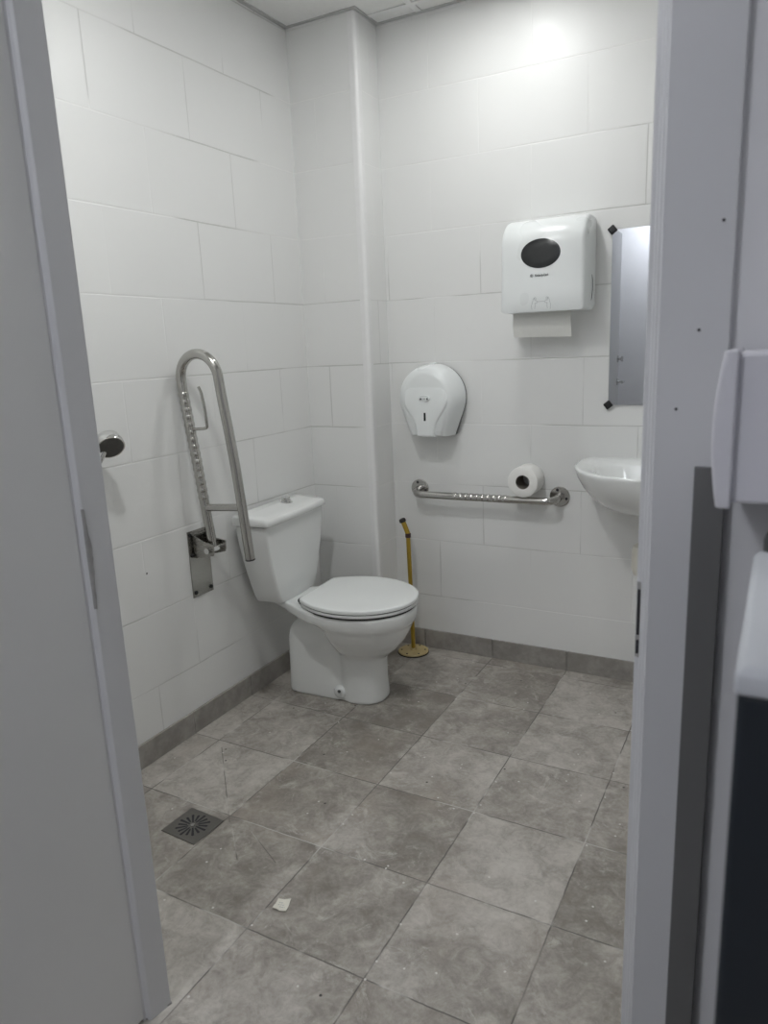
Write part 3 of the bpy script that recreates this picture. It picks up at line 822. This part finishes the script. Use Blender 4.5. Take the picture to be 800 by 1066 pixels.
# ------------------------------------------------------------------ things by the right jamb, in the corridor
S2 = thing('soap_dispenser', 'lilac white plastic dispenser on the corridor wall right of the door frame', 'dispenser', (1.812, -2.0305, 1.222))
bm = new()
loft(bm, [[(x, y, z) for x, y in ((.006, -.012), (.006, -.108), (.26, -.112), (.26, -.012))] for z in (0, .010, .136, .142)])
obj('housing', bm, MT['lilac'], S2, bevel=.004)
bm = new()   # bulging side lip
lips = []
for k in range(13):
    t = k / 12; z = -.004 + .148 * t
    bul = .011 * math.sin(PI * (t * .82 + .10)) ** .8
    lips.append([(.008, -.014, z), (.0065 - bul, -.040, z), (.005 - bul, -.114, z), (.007 - bul * .6, -.1175, z), (.0135, -.118, z), (.0135, -.014, z)])
loft(bm, lips); obj('side_lip', bm, MT['lilac'], S2, bevel=.002)
bm = new(); box(bm, .002, .25, -.013, -.0005, .004, .138); obj('back_plate', bm, MT['lilac'], S2)
bm = new(); lathe(bm, [(.020, .002), (.020, -.030), (.017, -.034)], (.068, -.085, 0), (0, 0, 1), 20); sp = obj('outlet', bm, MT['lilac'], S2, smooth=True)
bm = new(); lathe(bm, [(.022, -.033), (.024, -.038), (.024, -.050), (.019, -.056)], (.068, -.085, 0), (0, 0, 1), 20); obj('nozzle', bm, MT['abs_grey'], sp, smooth=True)
Cb = thing('cabinet', 'dark navy cabinet with a pale flat top right of the door frame', 'cabinet', (1.851, -2.185, 0))
bm = new(); box(bm, .001, .46, -.263, -.0005, 0, 1.172); obj('body', bm, MT['navy'], Cb, bevel=.004)
bm = new(); loft(bm, [[(x, y, z) for x, y in ((-.001 + g, -.001), (-.001 + g, -.267 + g), (.461 - g, -.267 + g), (.461 - g, -.001))] for z, g in ((1.172, .001), (1.174, 0), (1.184, 0), (1.188, .002), (1.190, .006))]); obj('top', bm, MT['palegrey'], Cb, bevel=.003)

# ------------------------------------------------------------------ lamps
def downlight(label, x, y, mat, r=.07):
    p = thing('ceiling_light', label, 'ceiling light', (x, y, CEIL - .007))
    bm = new(); lathe(bm, [(r, .003), (r + .016, 0), (r + .020, .003), (r + .020, .008), (r, .008), (r, .003)], (0, 0, 0), (0, 0, 1), 40, False, False); obj('ring', bm, MT['bead'], p, smooth=True, angle=30)
    bm = new(); lathe(bm, [(r, .004), (r, .007)], (0, 0, 0), (0, 0, 1), 40); obj('diffuser', bm, mat, p)
    return p
room_led = lamp_mat('led_room', (.99, 1.0, .99), 225.0)
room_led_dim = lamp_mat('led_room_weak', (.99, 1.0, .99), 98.0)
downlight('round white downlight in the washroom ceiling nearest the back wall', .91, -.46, room_led_dim)
downlight('round white downlight in the washroom ceiling nearest the door', .80, -1.74, room_led)
downlight('large round cool white downlight in the corridor ceiling', 0.95, -3.75, lamp_mat('led_corridor', (.91, .935, 1.0), 66.0), .15)

wd = bpy.data.worlds.new('world'); SC.world = wd; wd.use_nodes = True
wd.node_tree.nodes['Background'].inputs[0].default_value = (.8, .85, 1, 1); wd.node_tree.nodes['Background'].inputs[1].default_value = .02

# ------------------------------------------------------------------ camera
cam = bpy.data.cameras.new('camera'); co = bpy.data.objects.new('camera', cam); COL.objects.link(co)
yaw, pitch, roll, f = -.5064, -.2225, -.0430, 759.0
cy, sy, cp, sp_ = math.cos(yaw), math.sin(yaw), math.cos(pitch), math.sin(pitch)
fw = Vector((sy * cp, cy * cp, sp_)); rt_ = Vector((cy, -sy, 0)); up = rt_.cross(fw)
cr, sr = math.cos(roll), math.sin(roll)
Rv = rt_ * cr + up * sr; Uv = up * cr - rt_ * sr
m = Matrix((Rv, Uv, -fw)).transposed().to_4x4(); m.translation = Vector((1.8651, -2.8969, 1.3825))
co.matrix_world = m
cam.sensor_fit = 'HORIZONTAL'; cam.sensor_width = 36; cam.lens = f / 800 * 36
cam.clip_start = .02
cam.dof.use_dof = True; cam.dof.focus_distance = 2.8; cam.dof.aperture_fstop = 9
SC.camera = co

SC.view_settings.view_transform = 'Standard'; SC.view_settings.look = 'None'
SC.view_settings.gamma = 1; SC.view_settings.use_curve_mapping = False
SC.view_settings.exposure = 0.08
SC.cycles.max_bounces = 10; SC.cycles.diffuse_bounces = 6
SC.cycles.use_denoising = True
